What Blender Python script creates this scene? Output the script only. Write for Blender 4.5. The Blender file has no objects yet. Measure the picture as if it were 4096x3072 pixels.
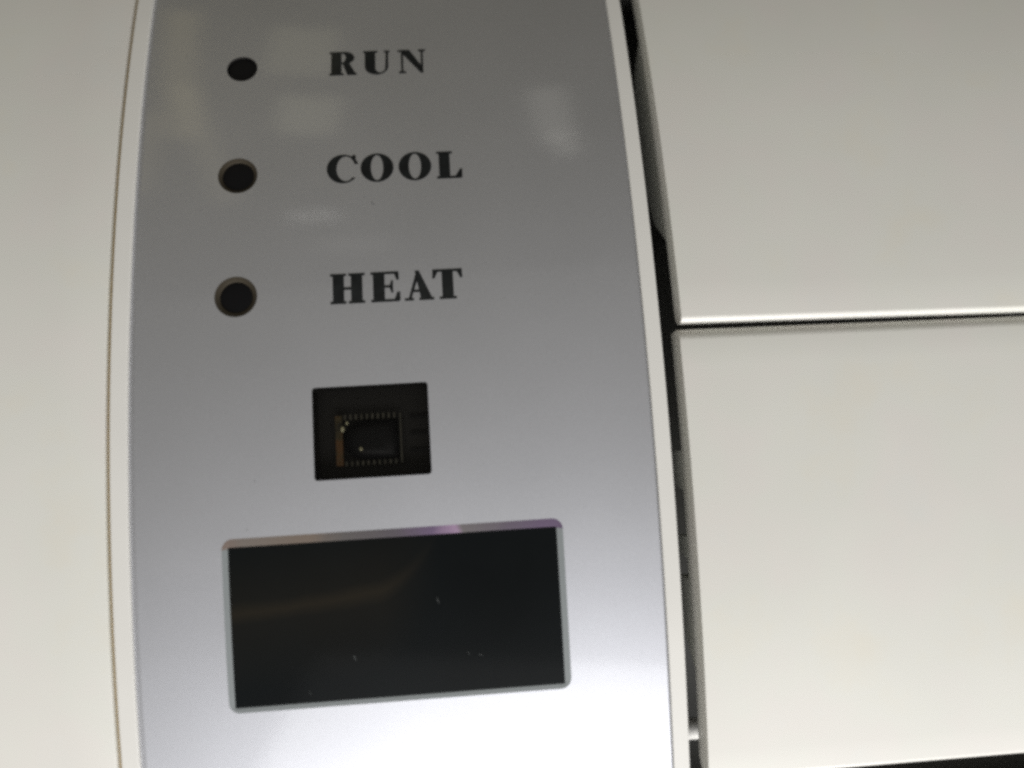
import bpy, bmesh, math, random
from mathutils import Vector, Matrix
from mathutils.geometry import delaunay_2d_cdt

random.seed(7)
scene = bpy.context.scene
COL = scene.collection
MM = 0.001
R = 210.2                # radius of the bowed front, mm
ZB = 0.100               # height of the apex line above the base of the unit, m


def dev(x, y, d):
    """unit coordinates in mm (x right, y down from the apex line, d depth) -> metres"""
    return Vector(((x - 30.0) * MM, d * MM, ZB - y * MM))


def cyl(x, s, off):
    """point on the bowed front: arc length s (down), off mm behind the skin"""
    t = s / R
    return dev(x, (R - off) * math.sin(t), R - (R - off) * math.cos(t))


# ------------------------------------------------------------------ camera
cam_d = bpy.data.cameras.new('camera')
cam = bpy.data.objects.new('camera', cam_d)
COL.objects.link(cam)
ROT = ((0.99709432, 0.064008, -0.04130251),
       (-0.05507861, 0.98032073, 0.18957219),
       (0.05262385, -0.18674647, 0.9809977))


def axis(v):
    return Vector((v[0], v[2], -v[1]))


right, down, fwd = axis(ROT[0]), axis(ROT[1]), axis(ROT[2])
m = Matrix((right, -down, -fwd)).transposed().to_4x4()
m.translation = dev(38.767, 26.753, -80.37)
cam.matrix_world = m
cam_d.sensor_width = 36.0
cam_d.lens = 36.0 * 3011.83 / 4096.0
cam_d.clip_start = 0.002
cam_d.clip_end = 50.0
cam_d.dof.use_dof = True
cam_d.dof.focus_distance = 0.0855
cam_d.dof.aperture_fstop = 9.0
scene.camera = cam

# ------------------------------------------------------------------ light
world = bpy.data.worlds.new('World')
scene.world = world
world.use_nodes = True
bg = world.node_tree.nodes['Background']
bg.inputs['Color'].default_value = (1.0, 0.92, 0.70, 1)
bg.inputs['Strength'].default_value = 0.100


def area(name, elev, azim, dist, sx, sy, power, colour, spin=0.0):
    """area lamp seen from the panel at elevation / azimuth (degrees), facing it"""
    e, a = math.radians(elev), math.radians(azim)
    direction = Vector((math.cos(e) * math.sin(a), -math.cos(e) * math.cos(a), math.sin(e)))
    ld = bpy.data.lights.new(name, 'AREA')
    ld.shape = 'RECTANGLE'
    ld.size, ld.size_y = sx, sy
    ld.energy = power
    ld.color = colour
    o = bpy.data.objects.new(name, ld)
    o.location = Vector((0, 0, ZB - 0.01)) + direction * dist
    o.rotation_euler = direction.to_track_quat('Z', 'Y').to_euler()
    o.rotation_euler.rotate_axis('Z', math.radians(spin))
    COL.objects.link(o)
    return o


area('key_lamp', -76, 24, 1.3, 0.9, 0.55, 17.5, (1.0, 0.985, 0.965))
area('floor_bounce', -47, 20, 1.5, 1.7, 0.7, 9.2, (0.99, 0.99, 1.0))  # added, unseen: stands in for bounce off a pale floor
area('front_fill', 0, 12, 2.0, 3.0, 1.5, 2.6, (1.0, 0.99, 0.97))  # added fill without a real source, lifts the middle of the silver
area('glare_patch_light', 43, -14.5, 1.6, 0.12, 0.15, 0.038, (1.0, 0.96, 0.70))  # this and the next: added to make the upper-left reflection patch
area('glare_patch_light', 52, -17.0, 1.6, 0.13, 0.19, 0.036, (1.0, 0.95, 0.64), 5)
area('glare_streak_light', 47, -28, 1.6, 0.06, 0.50, 0.048, (1.0, 0.86, 0.46), 16)  # three added lights, only for the warm streaks reflected at far left
area('glare_streak_light', 38, -23, 1.6, 0.05, 0.46, 0.030, (1.0, 0.88, 0.52), 20)
area('glare_streak_light', 36, -29, 1.6, 0.12, 0.30, 0.040, (1.0, 0.86, 0.48), 8)
area('glare_blob_light', 29.0, -12.5, 1.6, 0.10, 0.035, 0.014, (1.0, 0.98, 0.95), 4)  # no real fixtures: this pair puts small pale reflections on the silver
area('glare_blob_light', 25.0, -9.0, 1.6, 0.16, 0.05, 0.008, (1.0, 0.98, 0.92), 4)
area('glare_right_light', 38.0, 10.5, 1.6, 0.05, 0.09, 0.015, (1.0, 0.97, 0.88), 12)  # pair of invented sources for the upright reflection at upper right
area('glare_right_light', 42.5, 10, 1.6, 0.08, 0.21, 0.040, (1.0, 0.97, 0.88), 0)

scene.view_settings.view_transform = 'Standard'
scene.view_settings.look = 'None'
scene.view_settings.exposure = 0.12
scene.view_settings.gamma = 1.0
scene.view_settings.use_curve_mapping = False
scene.cycles.pixel_filter_type = 'BLACKMAN_HARRIS'
scene.cycles.filter_width = 3.2
scene.cycles.max_bounces = 8
scene.cycles.use_denoising = False        # keep a fine grain, as in the photograph


# ------------------------------------------------------------------ materials
def new_mat(name):
    mt = bpy.data.materials.new(name)
    mt.use_nodes = True
    nt = mt.node_tree
    return mt, nt, nt.nodes['Principled BSDF']


def noise(nt, scale, detail=3.0, rough=0.5, coord=None):
    if coord is None:
        coord = nt.nodes.new('ShaderNodeTexCoord').outputs['Object']
    n = nt.nodes.new('ShaderNodeTexNoise')
    n.inputs['Scale'].default_value = scale
    n.inputs['Detail'].default_value = detail
    n.inputs['Roughness'].default_value = rough
    nt.links.new(coord, n.inputs['Vector'])
    return n.outputs['Fac']


def ramp(nt, fac, stops):
    r = nt.nodes.new('ShaderNodeValToRGB')
    el = r.color_ramp.elements
    while len(el) < len(stops):
        el.new(0.5)
    for e, (p, c) in zip(el, stops):
        e.position = p
        e.color = c if len(c) == 4 else (*c, 1)
    nt.links.new(fac, r.inputs['Fac'])
    return r.outputs['Color']


def plastic(name, colour, rough, spread=0.03, bump=0.004, coat=0.0, mottle=0.0, scale=45.0):
    mt, nt, b = new_mat(name)
    f = noise(nt, scale, 4.0, 0.6)
    lo = tuple(c * (1 - spread) for c in colour)
    hi = tuple(min(1, c * (1 + spread)) for c in colour)
    base = ramp(nt, f, [(0.3, lo), (0.7, hi)])
    if mottle:                                  # faint random colour mottling, imitating camera noise
        tint = ramp(nt, noise(nt, 75.0, 5.0, 0.6), [(0.30, (1.0, 0.985, 0.93)), (0.45, (0.985, 1.0, 0.985)), (0.60, (1.0, 0.985, 0.985)), (0.75, (0.975, 0.99, 1.0))])
        mm = nt.nodes.new('ShaderNodeMix')
        mm.data_type = 'RGBA'
        mm.blend_type = 'MULTIPLY'
        mm.inputs['Factor'].default_value = mottle
        nt.links.new(base, mm.inputs['A'])
        nt.links.new(tint, mm.inputs['B'])
        base = mm.outputs['Result']
    nt.links.new(base, b.inputs['Base Color'])
    g = noise(nt, 120.0, 3.0)
    mr = nt.nodes.new('ShaderNodeMapRange')
    mr.inputs['To Min'].default_value = rough - 0.05
    mr.inputs['To Max'].default_value = rough + 0.05
    nt.links.new(g, mr.inputs['Value'])
    nt.links.new(mr.outputs['Result'], b.inputs['Roughness'])
    if bump:
        bp = nt.nodes.new('ShaderNodeBump')
        bp.inputs['Strength'].default_value = 0.15
        bp.inputs['Distance'].default_value = bump * MM
        nt.links.new(noise(nt, 2500.0, 2.0), bp.inputs['Height'])
        nt.links.new(bp.outputs['Normal'], b.inputs['Normal'])
    b.inputs['Coat Weight'].default_value = coat
    return mt


WHITE = plastic('white_plastic', (0.835, 0.825, 0.788), 0.34, spread=0.035, mottle=0.8, scale=22.0)
RIMW = plastic('rim_plastic', (0.86, 0.85, 0.82), 0.30)
STEP = plastic('step_plastic', (0.55, 0.545, 0.53), 0.4)
GREY = plastic('bracket_plastic', (0.80, 0.81, 0.74), 0.5)
DUCT = plastic('duct_plastic', (0.05, 0.05, 0.045), 0.6, spread=0.2)
DARK = plastic('cavity_plastic', (0.022, 0.021, 0.020), 0.6)
GROOVE = plastic('groove_plastic', (0.36, 0.26, 0.11), 0.6)
RING = plastic('ring_metal', (0.050, 0.042, 0.030), 0.7)
BLACK = plastic('lens_black', (0.006, 0.006, 0.007), 0.45, bump=0)
for _m in (BLACK, DARK, RING):
    _m.node_tree.nodes['Principled BSDF'].inputs['Specular IOR Level'].default_value = 0.15


def silver_material():
    mt, nt, b = new_mat('silver_film')
    flake = noise(nt, 5200.0, 2.0, 0.7)
    cloud = noise(nt, 60.0, 3.0, 0.55)
    col = ramp(nt, cloud, [(0.3, (0.622, 0.634, 0.682)), (0.7, (0.654, 0.666, 0.718))])
    fl = ramp(nt, flake, [(0.25, (0.90, 0.90, 0.90)), (0.75, (1, 1, 1))])
    mx = nt.nodes.new('ShaderNodeMix')
    mx.data_type = 'RGBA'
    mx.blend_type = 'MULTIPLY'
    mx.inputs['Factor'].default_value = 1.0
    nt.links.new(col, mx.inputs['A'])
    nt.links.new(fl, mx.inputs['B'])
    nt.links.new(mx.outputs['Result'], b.inputs['Base Color'])
    b.inputs['Metallic'].default_value = 0.9
    b.inputs['Roughness'].default_value = 0.52
    b.inputs['Coat Weight'].default_value = 1.0
    b.inputs['Coat Roughness'].default_value = 0.07
    b.inputs['Coat IOR'].default_value = 1.49
    return mt


SILVER = silver_material()


def ink_material():
    mt, nt, b = new_mat('printed_ink')
    f = noise(nt, 900.0, 3.0)
    nt.links.new(ramp(nt, f, [(0.3, (0.004, 0.005, 0.006)), (0.8, (0.012, 0.015, 0.016))]), b.inputs['Base Color'])
    b.inputs['Roughness'].default_value = 0.6
    b.inputs['Specular IOR Level'].default_value = 0.2
    b.inputs['Coat Weight'].default_value = 0.35
    b.inputs['Coat Roughness'].default_value = 0.07
    return mt


INK = ink_material()


def screen_material():
    mt, nt, b = new_mat('dark_screen')
    f = noise(nt, 70.0, 3.0)
    base = ramp(nt, f, [(0.3, (0.0030, 0.0042, 0.0048)), (0.75, (0.005, 0.007, 0.008))])
    # brownish reflection painted into the screen: a thin curved streak, wide faint halo
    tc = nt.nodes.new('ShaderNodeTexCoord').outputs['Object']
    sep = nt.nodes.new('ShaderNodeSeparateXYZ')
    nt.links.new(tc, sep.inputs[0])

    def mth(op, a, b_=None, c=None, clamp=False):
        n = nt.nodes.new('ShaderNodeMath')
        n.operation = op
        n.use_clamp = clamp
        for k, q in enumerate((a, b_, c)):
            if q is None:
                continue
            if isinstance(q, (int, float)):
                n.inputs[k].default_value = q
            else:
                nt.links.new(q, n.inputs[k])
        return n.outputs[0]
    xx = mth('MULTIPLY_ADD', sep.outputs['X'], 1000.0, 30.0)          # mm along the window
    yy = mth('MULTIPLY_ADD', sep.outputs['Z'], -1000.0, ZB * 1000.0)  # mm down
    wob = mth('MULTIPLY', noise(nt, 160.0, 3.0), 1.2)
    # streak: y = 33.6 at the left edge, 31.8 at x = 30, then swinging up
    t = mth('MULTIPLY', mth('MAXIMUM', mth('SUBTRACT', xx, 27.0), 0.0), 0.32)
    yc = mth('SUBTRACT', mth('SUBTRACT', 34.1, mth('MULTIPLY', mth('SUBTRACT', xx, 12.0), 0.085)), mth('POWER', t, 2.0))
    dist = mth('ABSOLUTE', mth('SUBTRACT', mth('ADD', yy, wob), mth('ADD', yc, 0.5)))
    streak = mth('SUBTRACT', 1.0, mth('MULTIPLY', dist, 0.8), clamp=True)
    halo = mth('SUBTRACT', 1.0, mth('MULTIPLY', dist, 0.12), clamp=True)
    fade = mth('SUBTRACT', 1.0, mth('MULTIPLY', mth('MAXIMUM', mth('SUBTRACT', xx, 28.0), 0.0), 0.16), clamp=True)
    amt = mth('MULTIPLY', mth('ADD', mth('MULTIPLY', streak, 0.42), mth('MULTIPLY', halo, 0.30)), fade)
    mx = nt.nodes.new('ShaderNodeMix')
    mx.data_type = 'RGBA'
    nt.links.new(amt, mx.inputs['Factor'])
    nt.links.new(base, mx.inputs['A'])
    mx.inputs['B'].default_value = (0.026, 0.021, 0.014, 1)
    nt.links.new(mx.outputs['Result'], b.inputs['Base Color'])
    b.inputs['Roughness'].default_value = 0.42
    b.inputs['Specular IOR Level'].default_value = 0.07
    b.inputs['Coat Weight'].default_value = 0.05
    b.inputs['Coat Roughness'].default_value = 0.10
    return mt


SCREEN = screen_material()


def bevel_glint_material():
    """upper display bevel: reflected glint painted in, orange to violet along its length"""
    mt, nt, b = new_mat('bevel_glint')
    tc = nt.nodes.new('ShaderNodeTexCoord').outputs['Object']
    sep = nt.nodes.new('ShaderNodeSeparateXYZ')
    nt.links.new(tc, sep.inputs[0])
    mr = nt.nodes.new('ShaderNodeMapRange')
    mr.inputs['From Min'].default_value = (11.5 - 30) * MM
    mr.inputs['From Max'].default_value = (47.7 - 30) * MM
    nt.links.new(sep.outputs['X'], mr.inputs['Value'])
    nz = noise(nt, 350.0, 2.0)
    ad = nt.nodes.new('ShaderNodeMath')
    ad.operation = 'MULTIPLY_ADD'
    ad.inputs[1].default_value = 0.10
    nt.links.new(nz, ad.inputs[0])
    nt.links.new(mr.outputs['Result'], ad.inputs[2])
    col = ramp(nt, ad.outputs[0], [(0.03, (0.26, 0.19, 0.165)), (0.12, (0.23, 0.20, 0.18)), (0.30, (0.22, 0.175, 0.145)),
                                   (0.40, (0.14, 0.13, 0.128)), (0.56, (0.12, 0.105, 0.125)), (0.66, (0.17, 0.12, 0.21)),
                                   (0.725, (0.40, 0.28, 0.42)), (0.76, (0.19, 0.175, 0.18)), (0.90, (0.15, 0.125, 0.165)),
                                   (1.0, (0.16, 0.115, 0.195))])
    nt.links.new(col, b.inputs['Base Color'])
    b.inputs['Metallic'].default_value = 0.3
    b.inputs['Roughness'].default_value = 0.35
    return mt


BEVEL_GLINT = bevel_glint_material()  # orange and violet reflections painted as bevel colour
EDGE = plastic('display_edge', (0.26, 0.285, 0.295), 0.4)


def pane_material():
    mt, nt, b = new_mat('tinted_pane')
    out = nt.nodes['Material Output']
    tr = nt.nodes.new('ShaderNodeBsdfTransparent')
    tr.inputs['Color'].default_value = (0.85, 0.84, 0.82, 1)
    gl = nt.nodes.new('ShaderNodeBsdfGlossy')
    gl.inputs['Roughness'].default_value = 0.05
    fr = nt.nodes.new('ShaderNodeFresnel')
    fr.inputs['IOR'].default_value = 1.22
    mx = nt.nodes.new('ShaderNodeMixShader')
    nt.links.new(fr.outputs[0], mx.inputs[0])
    nt.links.new(tr.outputs[0], mx.inputs[1])
    nt.links.new(gl.outputs[0], mx.inputs[2])
    nt.links.new(mx.outputs[0], out.inputs['Surface'])
    return mt


PANE = pane_material()


def metal_glint_material(name, c, rough):
    mt, nt, b = new_mat(name)
    nt.links.new(ramp(nt, noise(nt, 1500.0), [(0.3, tuple(x * 0.6 for x in c)), (0.7, c)]), b.inputs['Base Color'])
    b.inputs['Metallic'].default_value = 0.1 if name == 'glint_dot' else 0.6
    b.inputs['Roughness'].default_value = rough
    return mt


TIN = metal_glint_material('receiver_shield', (0.11, 0.105, 0.085), 0.5)
COPPER = metal_glint_material('receiver_copper', (0.42, 0.24, 0.08), 0.5)
_nt = COPPER.node_tree
_nt.links.new(ramp(_nt, noise(_nt, 520.0, 4.0, 0.65), [(0.30, (0.03, 0.027, 0.02)), (0.45, (0.075, 0.06, 0.03)), (0.58, (0.15, 0.075, 0.03)), (0.75, (0.06, 0.05, 0.03))]),
              _nt.nodes['Principled BSDF'].inputs['Base Color'])
GLINT = metal_glint_material('glint_dot', (0.95, 0.9, 0.6), 0.35)  # pale colour standing in for specular spots
DUST = plastic('dust_fibre', (0.08, 0.088, 0.09), 0.8, bump=0)


# ------------------------------------------------------------------ mesh helpers
def inside(p, poly):
    x, y = p
    c = False
    j = len(poly) - 1
    for i in range(len(poly)):
        xi, yi = poly[i]
        xj, yj = poly[j]
        if (yi > y) != (yj > y) and x < (xj - xi) * (y - yi) / (yj - yi) + xi:
            c = not c
        j = i
    return c


def link(name, me, mat, parent, smooth=True):
    me.materials.append(mat)
    if smooth:
        me.polygons.foreach_set('use_smooth', [True] * len(me.polygons))
    o = bpy.data.objects.new(name, me)
    COL.objects.link(o)
    o.parent = parent
    return o


def mesh(name, verts, faces, mat, parent, smooth=True, fix=True):
    me = bpy.data.meshes.new(name)
    me.from_pydata([tuple(v) for v in verts], [], faces)
    if fix:
        bm = bmesh.new()
        bm.from_mesh(me)
        bmesh.ops.recalc_face_normals(bm, faces=bm.faces)
        bm.to_mesh(me)
        bm.free()
    return link(name, me, mat, parent, smooth)


def sheet(polys, holes, off, step=None):
    """triangulate a union of 2D outlines (x, s) minus holes and lay it on the bowed skin"""
    pts, edges = [], []
    for poly in list(polys) + list(holes):
        k = len(pts)
        pts += [Vector(p) for p in poly]
        edges += [(k + i, k + (i + 1) % len(poly)) for i in range(len(poly))]
    if step:
        xs = [p[0] for q in polys for p in q]
        ys = [p[1] for q in polys for p in q]
        y = min(ys) + step
        while y < max(ys) - 0.01:
            x = min(xs) + step
            while x < max(xs) - 0.01:
                pts.append(Vector((x, y)))
                x += step
            y += step
    vs, _, fs, *_ = delaunay_2d_cdt(pts, edges, [], 0, 1e-5)
    keep = []
    for f in fs:
        c = sum((vs[i] for i in f), Vector((0, 0))) / len(f)
        c = (c.x, c.y)
        if any(inside(c, p) for p in polys) and not any(inside(c, h) for h in holes):
            a, b_, c_ = (vs[i] for i in f)
            if (b_ - a).cross(c_ - a) > 0:
                f = f[::-1]
            keep.append(tuple(f))
    used = sorted({i for f in keep for i in f})
    ix = {u: n for n, u in enumerate(used)}
    return [cyl(vs[u].x, vs[u].y, off) for u in used], [tuple(ix[i] for i in f) for f in keep]


def flat_sheet(name, polys, holes, off, mat, parent, step=None):
    v, f = sheet(polys, holes, off, step)
    return mesh(name, v, f, mat, parent, fix=False)


def loops(name, rings, mat, parent, smooth=True, cap_last=False, closed=True):
    """rings: list of equal-length lists of 3D points, joined with quads"""
    v, f = [], []
    n = len(rings[0])
    for r in rings:
        v += r
    for k in range(len(rings) - 1):
        for i in range(n if closed else n - 1):
            j = (i + 1) % n
            f.append((k * n + i, k * n + j, (k + 1) * n + j, (k + 1) * n + i))
    if cap_last:
        f.append(tuple((len(rings) - 1) * n + i for i in range(n)))
    return mesh(name, v, f, mat, parent, smooth)


def rrect(x0, x1, s0, s1, r, n=6, along=10):
    pts = []
    for cx, cy, a0 in ((x1 - r, s0 + r, -90), (x1 - r, s1 - r, 0), (x0 + r, s1 - r, 90), (x0 + r, s0 + r, 180)):
        for i in range(n + 1):
            a = math.radians(a0 + 90 * i / n)
            pts.append((cx + r * math.cos(a), cy + r * math.sin(a)))
    out = []
    for i, p in enumerate(pts):
        q = pts[(i + 1) % len(pts)]
        out.append(p)
        if math.hypot(q[0] - p[0], q[1] - p[1]) > 2.5:
            for k in range(1, along):
                t = k / along
                out.append((p[0] + (q[0] - p[0]) * t, p[1] + (q[1] - p[1]) * t))
    return out


def disc(x, s, r, n=40):
    return [(x + r * math.cos(2 * math.pi * i / n), s + r * math.sin(2 * math.pi * i / n)) for i in range(n)]


def extrude_profile(name, x0, x1, prof, mat, parent, edge=0.3, tilt=None, xa=62.5):
    """run a closed (s, off) cross-section along x, with softly rounded ends"""
    cs = sum(p[0] for p in prof) / len(prof)
    co = sum(p[1] for p in prof) / len(prof)
    n = len(prof)
    stations = []
    K = 4
    for i in range(K + 1):
        t = math.pi / 2 * i / K
        stations.append((x0 + edge * (1 - math.sin(t)), edge * (1 - math.cos(t))))
    mid = [(x0 + edge + (x1 - x0 - 2 * edge) * i / 14, 0.0) for i in range(1, 14)]
    sts = stations + [(x, 0.0) for x, _ in mid] + [(x1 - (x - x0), e) for x, e in reversed(stations)]
    # inward normals of the profile
    area2 = sum(prof[i][0] * prof[(i + 1) % n][1] - prof[(i + 1) % n][0] * prof[i][1] for i in range(n))
    sg = 1 if area2 > 0 else -1
    nor = []
    for i in range(n):
        a, b_ = prof[i - 1], prof[(i + 1) % n]
        dx, dy = b_[0] - a[0], b_[1] - a[1]
        l = math.hypot(dx, dy) or 1
        nor.append((-dy / l * sg, dx / l * sg))
    # K=0 is the outermost station (fully inset)
    sts = [(x0, edge)] + [(x, e) for x, e in reversed(stations)][0:0] + sts
    seq = []
    for i in range(K + 1):
        t = math.pi / 2 * i / K
        seq.append((x0 + edge * (1 - math.sin(t)), edge * (1 - math.sin(math.pi / 2 - t)) if False else edge * (1 - math.cos(math.pi / 2 - t))))
    # seq[0]: x0+edge, inset edge ; rebuild explicitly
    seq = []
    for i in range(K + 1):
        t = math.pi / 2 * i / K
        seq.append((x0 + edge * (1 - math.cos(t)), edge * (1 - math.sin(t))))
    sts = seq + mid + [(x1 - (x - x0), e) for x, e in reversed(seq)]
    rings = []
    for x, e in sts:
        ring = []
        for (s, o), (ns, no) in zip(prof, nor):
            ss, oo = s + ns * e, o + no * e
            if tilt:
                ss += tilt(ss) * (x - xa)
            ring.append(cyl(x, ss, oo))
        rings.append(ring)
    v, f = [], []
    for r in rings:
        v += r
    for k in range(len(rings) - 1):
        for i in range(n):
            j = (i + 1) % n
            f.append((k * n + i, k * n + j, (k + 1) * n + j, (k + 1) * n + i))
    f.append(tuple(range(n)))
    f.append(tuple((len(rings) - 1) * n + i for i in range(n)))
    return mesh(name, v, f, mat, parent)


def profile_rounded(s0, s1, th, r_top, r_bot, rb_back, off0=0.0, step=3.0):
    """closed (s, off) section of a bowed slab with rounded front corners"""
    p = []
    n = 8
    for i in range(n + 1):                      # top front corner
        t = math.pi / 2 * i / n
        p.append((s0 + r_top * (1 - math.sin(t)), off0 + r_top * (1 - math.cos(t))))
    p.reverse()
    s = s0 + r_top + step
    while s < s1 - r_bot - 0.5 * step:
        p.append((s, off0))
        s += step
    for i in range(n + 1):                      # bottom front corner
        t = math.pi / 2 * i / n
        p.append((s1 - r_bot * (1 - math.sin(t)), off0 + r_bot * (1 - math.cos(t))))
    for i in range(n + 1):                      # bottom back corner
        t = math.pi / 2 * i / n
        p.append((s1 - rb_back * (1 - math.cos(t)), off0 + th - rb_back * (1 - math.sin(t))))
    s = s1 - rb_back - step
    while s > s0 + step:
        p.append((s, off0 + th))
        s -= step
    p.append((s0, off0 + th))
    # drop duplicates
    out = []
    for q in p:
        if not out or math.hypot(q[0] - out[-1][0], q[1] - out[-1][1]) > 1e-4:
            out.append(q)
    if math.hypot(out[0][0] - out[-1][0], out[0][1] - out[-1][1]) < 1e-4:
        out.pop()
    return out


# ------------------------------------------------------------------ the unit
TOP, BOT = -78.0, 86.0
unit = bpy.data.objects.new('air_conditioner', None)
unit.empty_display_size = 0.02
COL.objects.link(unit)
unit['label'] = 'white air conditioner front with silver control panel and two white louvers'
unit['category'] = 'air conditioner'

# white side housing left of the control panel, rolling into the seam
hp = profile_rounded(TOP, BOT, 6.0, 1.0, 1.0, 1.0)
extrude_profile('side_housing', -70.0, -0.22, hp, WHITE, unit, edge=0.22)

# groove floor under the seam
loops('seam_groove', [[cyl(-0.8, s, 0.60) for s in range(int(TOP) + 1, int(BOT))],
                      [cyl(0.9, s, 0.60) for s in range(int(TOP) + 1, int(BOT))]], GROOVE, unit, closed=False)

# control panel: white side rails, silver face, what is set into it
panel = bpy.data.objects.new('control_panel', None)
panel.empty_display_size = 0.01
COL.objects.link(panel)
panel.parent = unit

rp = profile_rounded(TOP, BOT, 6.0, 0.6, 0.6, 0.6, off0=-0.15)
extrude_profile('side_rail', 0.24, 2.15, rp, RIMW, panel, edge=0.16)
extrude_profile('side_rail', 58.25, 60.0, rp, RIMW, panel, edge=0.08)

LX = 13.42
P = 14.58
LED_S = (-2 * P, -P, 0.0)
HOLES = (1.80, 2.22, 2.32)
receiver = rrect(21.45, 33.92, 10.62, 20.62, 0.35, 4, 8)
disp_out = rrect(11.51, 47.64, 26.15, 44.41, 1.15, 8, 16)
border = []
for a in range(int(TOP), int(BOT), 2):
    border.append((58.02, a))
for a in range(int(BOT), int(TOP), -2):
    border.append((2.75, a))
flat_sheet('silver_face', [border], [disc(LX, s, r) for s, r in zip(LED_S, HOLES)] + [receiver, disp_out], 0.12, SILVER, panel, step=2.0)

for xs in (((2.75, 0.12), (2.55, 0.13), (2.35, 0.16), (2.10, 0.22)), ((58.02, 0.12), (58.12, 0.135), (58.27, 0.20))):
    loops('face_edge', [[cyl(x, s_, o) for s_ in range(int(TOP), int(BOT) + 1, 2)] for x, o in xs], SILVER, panel, closed=False)

# ------------------------------------------------------------------ indicator lights
for s, r in zip(LED_S, HOLES):
    led = bpy.data.objects.new('indicator_light', None)
    led.empty_display_size = 0.004
    COL.objects.link(led)
    led.parent = unit
    if r > 2:
        rings = []
        for i in range(7):
            t = i / 6
            rr = r + (1.78 - r) * t
            rings.append([cyl(x, y, 0.12 + 0.20 * t ** 1.3) for x, y in disc(LX, s, rr)])
        rings.append([cyl(x, y, 1.6) for x, y in disc(LX, s, 1.76)])
        loops('ring', rings, RING, led)
    else:
        loops('ring', [[cyl(x, y, 0.12) for x, y in disc(LX, s, r)], [cyl(x, y, 1.6) for x, y in disc(LX, s, r - 0.02)]], DARK, led)
    rings = []
    for i in range(7):
        t = math.pi / 2 * i / 6
        rings.append([cyl(x, y, 0.42 - 0.10 * math.sin(t)) for x, y in disc(LX, s, max(0.03, 1.77 * math.cos(t)))])
    loops('lens', rings, BLACK, led, cap_last=True)

# ------------------------------------------------------------------ lettering
CAP = 3.42
HL = 0.22                 # hairline thickness


def box(x0, x1, y0, y1):
    return [(x0, y0), (x1, y0), (x1, y1), (x0, y1)]


def ell(cx, cy, rx, ry, n=48, a0=0, a1=360):
    return [(cx + rx * math.cos(math.radians(a0 + (a1 - a0) * i / n)), cy + ry * math.sin(math.radians(a0 + (a1 - a0) * i / n))) for i in range(n if a1 - a0 == 360 else n + 1)]


def letter_H(w):
    return [box(.30, 1.48, .01, CAP - .01), box(w - 1.50, w - .30, .01, CAP - .01), box(1.4, w - 1.4, 1.60, 1.60 + HL + .02),
            box(0, 1.75, 0, HL), box(0, 1.75, CAP - HL, CAP), box(w - 1.8, w, 0, HL), box(w - 1.8, w, CAP - HL, CAP)], []


def letter_E(w):
    return [box(.28, 1.50, .01, CAP - .01), box(0, w - .08, 0, HL), box(0, w - .12, CAP - HL, CAP), box(1.4, 2.2, 1.62, 1.62 + HL),
            [(w, 1.05), (w - .28, 1.05), (w - .62, .1), (w, .1)], [(w - .12, CAP - .95), (w - .32, CAP - .95), (w - .62, CAP - .1), (w - .12, CAP - .1)],
            [(2.05, 1.70), (2.30, 1.0), (2.42, 1.0), (2.42, 2.42), (2.30, 2.42)]], []


def letter_A(w):
    return [[(1.22, CAP), (1.62, CAP), (w - .18, .05), (w - 1.42, .05)], [(.42, .05), (.66, .05), (1.62, 2.95), (1.35, 3.2)],
            box(.72, 2.0, .95, .95 + HL), box(0, 1.0, 0, HL), box(w - 1.65, w, 0, HL)], []


def letter_T(w):
    c = w / 2
    return [box(c - .60, c + .60, .01, CAP - .01), box(0, w, CAP - HL - .02, CAP), box(c - .95, c + .95, 0, HL),
            [(0, CAP - 1.0), (.20, CAP - 1.0), (.62, CAP - .1), (.05, CAP - .1)], [(w, CAP - 1.0), (w - .20, CAP - 1.0), (w - .62, CAP - .1), (w - .05, CAP - .1)]], []


def letter_R(w):
    bowl = [(1.2, CAP), (1.75, CAP)] + [(1.75 + 1.18 * math.cos(math.radians(a)), 2.53 + .89 * math.sin(math.radians(a))) for a in range(84, -91, -8)] + [(1.2, 1.64)]
    return [box(.22, 1.40, .01, CAP - .01), bowl, box(0, 1.7, 0, HL), box(0, 1.5, CAP - HL, CAP),
            [(1.55, 1.72), (2.30, 1.75), (w - .10, .04), (w - 1.12, .04)], box(w - 1.15, w, 0, HL)], \
           [[(1.40, 3.22)] + [(1.52 + .42 * math.cos(math.radians(a)), 2.53 + .69 * math.sin(math.radians(a))) for a in range(84, -91, -8)] + [(1.40, 1.84)]]


def letter_U(w):
    body = [(.22, CAP - .01), (1.42, CAP - .01), (1.42, 1.0)] + [(1.42 + .62 + .62 * math.cos(math.radians(a)), .90 + .72 * math.sin(math.radians(a))) for a in range(180, 361, 10)] + \
           [(w - .40, CAP - .01), (w - .20, CAP - .01), (w - .20, 1.1)] + [(.22 + (w - .42) / 2 + (w - .42) / 2 * math.cos(math.radians(a)), 1.1 + 1.16 * math.sin(math.radians(a))) for a in range(-5, -176, -8)] + [(.22, 1.1)]
    return [body, box(0, 1.72, CAP - HL, CAP), box(w - .68, w, CAP - HL, CAP)], []


def letter_N(w):
    return [[(.12, CAP), (1.25, CAP), (w - .30, .75), (w - .30, -.02), (w - .50, -.02), (.30, 3.1)], box(.30, .50, .02, CAP - .3), box(w - .46, w - .26, 0, CAP - .02),
            box(0, .85, 0, HL), box(-.12, 1.0, CAP - HL, CAP), box(w - .80, w + .06, CAP - HL, CAP)], []


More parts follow.
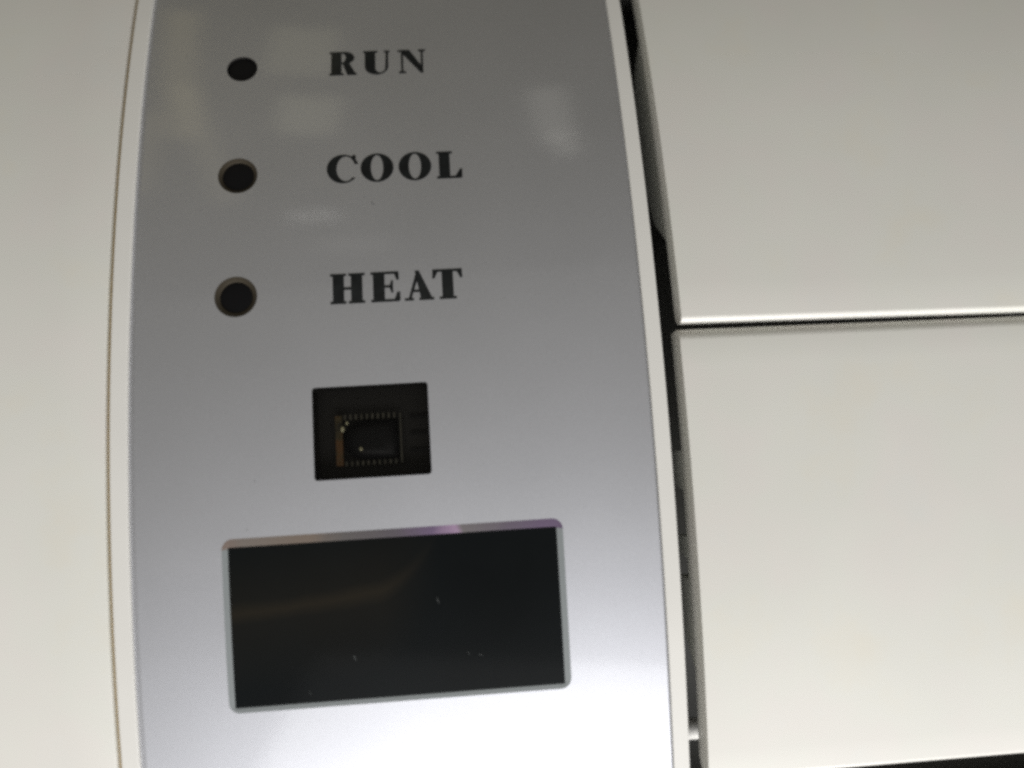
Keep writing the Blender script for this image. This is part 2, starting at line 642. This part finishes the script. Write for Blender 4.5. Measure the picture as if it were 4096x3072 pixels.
def letter_C(w):
    out = ell(w * .56, CAP / 2, w * .56, CAP / 2 + .09, 60)
    cut = ell(w * .66, CAP / 2, w * .335, CAP / 2 - .09, 60)
    gap = [(w * .80, .62), (w * 1.3, .3), (w * 1.3, CAP - 1.12), (w * .74, CAP - 1.12)]
    return [out, [(w - .22, CAP + .02), (w, CAP + .02), (w, CAP - 1.15), (w - .2, CAP - 1.15), (w - .62, CAP - .35)]], [cut, [p for p in gap]]


def letter_O(w):
    return [ell(w / 2, CAP / 2, w / 2, CAP / 2 + .09, 60)], [ell(w / 2, CAP / 2, w / 2 - 1.12, CAP / 2 - .07, 60)]


def letter_L(w):
    return [box(.30, 1.50, .01, CAP - .01), box(0, w - .06, 0, HL), box(0, 1.82, CAP - HL, CAP),
            [(w, 1.15), (w - .18, 1.15), (w - .85, .1), (w - .02, .1)]], []


def swell(poly, d):
    """ink spread: push the outline out by d mm"""
    n = len(poly)
    a2 = sum(poly[i][0] * poly[(i + 1) % n][1] - poly[(i + 1) % n][0] * poly[i][1] for i in range(n))
    sg = 1.0 if a2 > 0 else -1.0
    out = []
    for i in range(n):
        a, b_ = poly[i - 1], poly[(i + 1) % n]
        dx, dy = b_[0] - a[0], b_[1] - a[1]
        l = math.hypot(dx, dy) or 1.0
        out.append((poly[i][0] + sg * dy / l * d, poly[i][1] - sg * dx / l * d))
    return out


WORDS = (('HEAT', 0.0, [(letter_H, 23.70, 27.50), (letter_E, 28.15, 31.35), (letter_A, 31.85, 35.10), (letter_T, 35.00, 38.30)]),
         ('COOL', -P, [(letter_C, 23.50, 26.75), (letter_O, 27.35, 31.06), (letter_O, 31.70, 35.40), (letter_L, 36.05, 38.95)]),
         ('RUN', -2 * P, [(letter_R, 23.76, 27.00), (letter_U, 27.78, 30.95), (letter_N, 32.05, 35.20)]))
for word, row, letters in WORDS:
    V, F = [], []
    for fn, xa, xb in letters:
        polys, holes = fn(xb - xa)
        tr = lambda q: [(xa + x, row + 1.39 - y) for x, y in q]
        v, f = sheet([tr(swell(q, 0.035)) for q in polys], [tr(swell(q, -0.03)) for q in holes], 0.095)
        k = len(V)
        V += v
        F += [tuple(i + k for i in t) for t in f]
    w = mesh('lettering', V, F, INK, panel, fix=False)
    w['label'] = 'black serif word %s printed on silver' % word

# ------------------------------------------------------------------ remote-control receiver window
rec = bpy.data.objects.new('receiver_window', None)
rec.empty_display_size = 0.005
COL.objects.link(rec)
rec.parent = unit
loops('recess', [[cyl(x, y, o) for x, y in receiver] for o in (0.12, 1.2, 3.2)], DARK, rec, smooth=False)
flat_sheet('floor', [rrect(21.4, 33.97, 10.57, 20.67, 0.35, 4, 8)], [], 3.2, DARK, rec)
flat_sheet('pane', [rrect(21.47, 33.90, 10.64, 20.60, 0.34, 4, 8)], [], 0.45, PANE, rec, step=2.5)


def small_box(name, x0, x1, s0, s1, o0, o1, mat, parent):
    v = [cyl(x, s, o) for o in (o0, o1) for x, s in ((x0, s0), (x1, s0), (x1, s1), (x0, s1))]
    f = [(0, 1, 2, 3), (7, 6, 5, 4), (0, 4, 5, 1), (1, 5, 6, 2), (2, 6, 7, 3), (3, 7, 4, 0)]
    return mesh(name, v, f, mat, parent, smooth=False)


# shield frame around the receiver: rail pieces and the row of small tabs
fx0, fx1, fs0, fs1 = 23.50, 30.70, 13.65, 19.20
small_box('copper_strip', fx0, fx0 + 0.75, fs0, fs1, 2.0, 2.6, COPPER, rec)
small_box('shield_rail', fx1 - 0.16, fx1, fs0, fs1, 2.0, 2.6, TIN, rec)
for i in range(10):
    x = fx0 + 0.95 + i * 0.60
    for sa, sb in ((fs0 - 0.1, fs0 + 0.5), (fs1 - 0.45, fs1 + 0.05)):
        small_box('shield_tab', x, x + 0.24, sa, sb, 2.05, 2.5, TIN, rec)
for i in range(3):
    small_box('lead', 31.6, 33.7, 13.9 + i * 1.9, 14.25 + i * 1.9, 2.9, 3.1, BLACK, rec)
# dark D-shaped lens of the receiver
dshape = [(30.3, 14.3)] + [(26.6 + 2.40 * math.cos(math.radians(a)), 16.45 + 2.2 * math.sin(math.radians(a))) for a in range(270, 89, -12)] + [(30.3, 18.6)]
rings = []
for i in range(6):
    t = math.pi / 2 * i / 5
    k = 0.45 + 0.55 * math.cos(t)
    rings.append([cyl(27.4 + (x - 27.4) * k, 16.45 + (y - 16.45) * k, 2.6 - 1.3 * math.sin(t)) for x, y in dshape])
loops('dome', rings, BLACK, rec, cap_last=True)
for x, s, r, o in ((24.32, 15.15, 0.27, 1.76), (24.80, 14.50, 0.16, 1.84), (26.32, 17.45, 0.19, 1.2)):  # lamp glints inside the window, modelled as pale raised dots
    rg = []
    for i in range(5):
        t = math.pi / 2 * i / 4
        rg.append([cyl(a, b_, o - r * math.sin(t)) for a, b_ in [(x + (p[0] - x) * 0.7, p[1]) for p in disc(x, s, max(0.01, r * math.cos(t)) * 1.25, 14)]])
    loops('glint_dot', rg, GLINT, rec, cap_last=True)

# ------------------------------------------------------------------ display window
disp = bpy.data.objects.new('display_window', None)
disp.empty_display_size = 0.01
COL.objects.link(disp)
disp.parent = unit


def quad_in(n):
    """inner outline with nearly square corners, same count as the outer outline"""
    return rrect(12.14, 46.95, 27.04, 43.89, 0.12, 8, 16)


inner = quad_in(0)
assert len(inner) == len(disp_out)
cnt = len(inner)
midpt = [((a[0] + b_[0]) / 2, (a[1] + b_[1]) / 2) for a, b_ in zip(disp_out, inner)]


def bevel_piece(name, idx, mat):
    rows = [[cyl(*disp_out[i], 0.12) for i in idx], [cyl(*midpt[i], 0.14) for i in idx], [cyl(*inner[i], 0.17) for i in idx]]
    return loops(name, rows, mat, disp, closed=False)


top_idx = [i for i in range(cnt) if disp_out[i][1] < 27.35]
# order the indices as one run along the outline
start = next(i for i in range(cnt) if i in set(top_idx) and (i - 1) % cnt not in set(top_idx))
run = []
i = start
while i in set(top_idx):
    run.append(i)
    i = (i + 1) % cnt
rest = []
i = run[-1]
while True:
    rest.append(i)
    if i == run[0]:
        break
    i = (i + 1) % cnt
tb = bevel_piece('bevel', run, BEVEL_GLINT)
tb['label'] = 'upper bevel of the display with painted orange and violet glint'
bevel_piece('bevel', rest, EDGE)
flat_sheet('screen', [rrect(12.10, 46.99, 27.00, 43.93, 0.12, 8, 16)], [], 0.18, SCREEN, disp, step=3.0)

# ------------------------------------------------------------------ louvers
def tilt_up(s):
    return 0.0187


def tilt_low(s):
    return 0.012 * max(0.0, min(1.0, (55.0 - s) / 48.0))


up = profile_rounded(TOP, 5.45, 2.8, 0.8, 0.68, 1.6)
u_ob = extrude_profile('louver', 62.50, 190.0, up, WHITE, unit, edge=0.10, tilt=tilt_up)
u_ob['label'] = 'upper white louver with bright rounded lower edge'
lo = profile_rounded(6.05, 55.95, 3.5, 1.5, 0.7, 1.6)
l_ob = extrude_profile('louver', 62.08, 190.0, lo, WHITE, unit, edge=0.10, tilt=tilt_low)
l_ob['label'] = 'lower white louver below the dark slit'


def bracket(name, x0, x1, outline, mat):
    """flat plate behind a louver: outline in (s, depth behind the skin)"""
    n = len(outline)
    v = [cyl(x0, s, o) for s, o in outline] + [cyl(x1, s, o) for s, o in outline]
    f = [tuple(range(n)), tuple(range(2 * n - 1, n - 1, -1))] + [(i, (i + 1) % n, n + (i + 1) % n, n + i) for i in range(n)]
    return mesh(name, v, f, mat, unit, smooth=False)


bracket('hinge_bracket', 63.0, 64.6, [(-36, 2.4), (-7.2, 2.4), (-6.3, 4.8), (-7.4, 5.8), (-10, 8.5), (-13, 9.9), (-19, 12.0), (-30, 12.0), (-34, 8.0)], GREY)
bracket('hinge_bracket', 62.2, 64.6, [(19.8, 3.6), (45.0, 3.6), (44.7, 4.2), (43.8, 5.4), (43.2, 6.2), (42.0, 7.6), (41.0, 9.0), (35.2, 9.0), (34.8, 4.6),
                                      (32.4, 4.6), (32.0, 9.0), (30.2, 9.0), (29.8, 4.3), (24.4, 4.3), (23.8, 9.0), (19.8, 9.0)], GREY)
# round white shaft end lit from the open underside
rg = []
for x in (60.6, 61.0, 90.0):
    k = 0.7 if x == 60.6 else 1.0
    rg.append([cyl(x, 55.0 + 1.25 * k * math.sin(a), 9.2 + 1.25 * k * math.cos(a)) for a in [2 * math.pi * i / 24 for i in range(24)]])
loops('louver_shaft', rg, RIMW, unit)

# ------------------------------------------------------------------ dark interior and body behind the skin
def cavity():
    x0, x1 = 60.3, 192.0
    s0, s1 = TOP, BOT
    rows = [[cyl(x0, s, 3.0 if k == 0 else 30.0) for s in range(int(s0), int(s1) + 1, 4)] for k in (0, 1)]
    rows.append([cyl(x1, s, 30.0) for s in range(int(s0), int(s1) + 1, 4)])
    rows.append([cyl(x1, s, 1.0) for s in range(int(s0), int(s1) + 1, 4)])
    return loops('air_duct', rows, DUCT, unit, smooth=False, closed=False)


cavity()
mesh('duct_cap', [cyl(60.3, TOP + 0.2, 2.4), cyl(192, TOP + 0.2, 2.4), cyl(192, TOP + 0.2, 30), cyl(60.3, TOP + 0.2, 30)], [(0, 1, 2, 3)], DUCT, unit, smooth=False)
# outer case closing the unit behind and around the front
case = []
for x in (-70.5, 193.0):
    prof = [cyl(x, s, 6.2) for s in range(int(TOP), int(BOT) + 1, 4)]
    prof += [dev(x, 99.0, 70.0), dev(x, -79.0, 70.0)]
    case.append(prof)
n = len(case[0])
front = n - 2
v = case[0] + case[1]
f = [tuple(range(n)), tuple(range(2 * n - 1, n - 1, -1))]
f += [(i, i + 1, n + i + 1, n + i) for i in (front - 1, front)] + [(n - 1, 0, n, 2 * n - 1)]
mesh('back_case', v, f, WHITE, unit, smooth=False)

# ------------------------------------------------------------------ dust on the glossy face
V, F = [], []


def fibre(x, s, ang, l, w, off):
    k = len(V)
    a = math.radians(ang)
    ux, us = math.cos(a), math.sin(a)
    for t, ww in ((-0.5, 0.4), (0.0, 1.0), (0.5, 0.35)):
        bx, bs = x + ux * l * t + us * 0.12 * l * (t * t), s + us * l * t
        V.append(cyl(bx - us * w * ww / 2, bs + ux * w * ww / 2, off))
        V.append(cyl(bx + us * w * ww / 2, bs - ux * w * ww / 2, off))
        V.append(cyl(bx, bs, off - w * 0.35))
    for j in (0, 3):
        a0 = k + j
        F.extend([(a0, a0 + 2, a0 + 5, a0 + 3), (a0 + 2, a0 + 1, a0 + 4, a0 + 5), (a0 + 1, a0, a0 + 3, a0 + 4)])


for x, s, a, l, w in ((33.85, 34.0, 70, .75, .16), (24.8, 39.4, 65, .7, .2), (20.0, 42.8, 60, .6, .1), (38.1, 40.1, 20, .55, .1), (36.8, 39.8, 60, .6, .08)):
    fibre(x, s, a, l, w, 0.15)
for x, s, a, l, w in ((28.6, -10.4, 45, .6, .06),):
    fibre(x, s, a, l, w, 0.08)
for _ in range(9):
    x, s = random.uniform(3, 57.5), random.uniform(-40, 56)
    if 20 < x < 35 and 9.5 < s < 22:
        continue
    on = 12.5 < x < 46.5 and 28 < s < 43.5
    if (11 < x < 48 and 25.5 < s < 45) and not on:
        continue
    fibre(x, s, random.uniform(0, 180), random.uniform(.1, .32), random.uniform(.03, .06), 0.15 if on else 0.08)
d = mesh('dust', V, F, DUST, panel, fix=False)
d['kind'] = 'stuff'
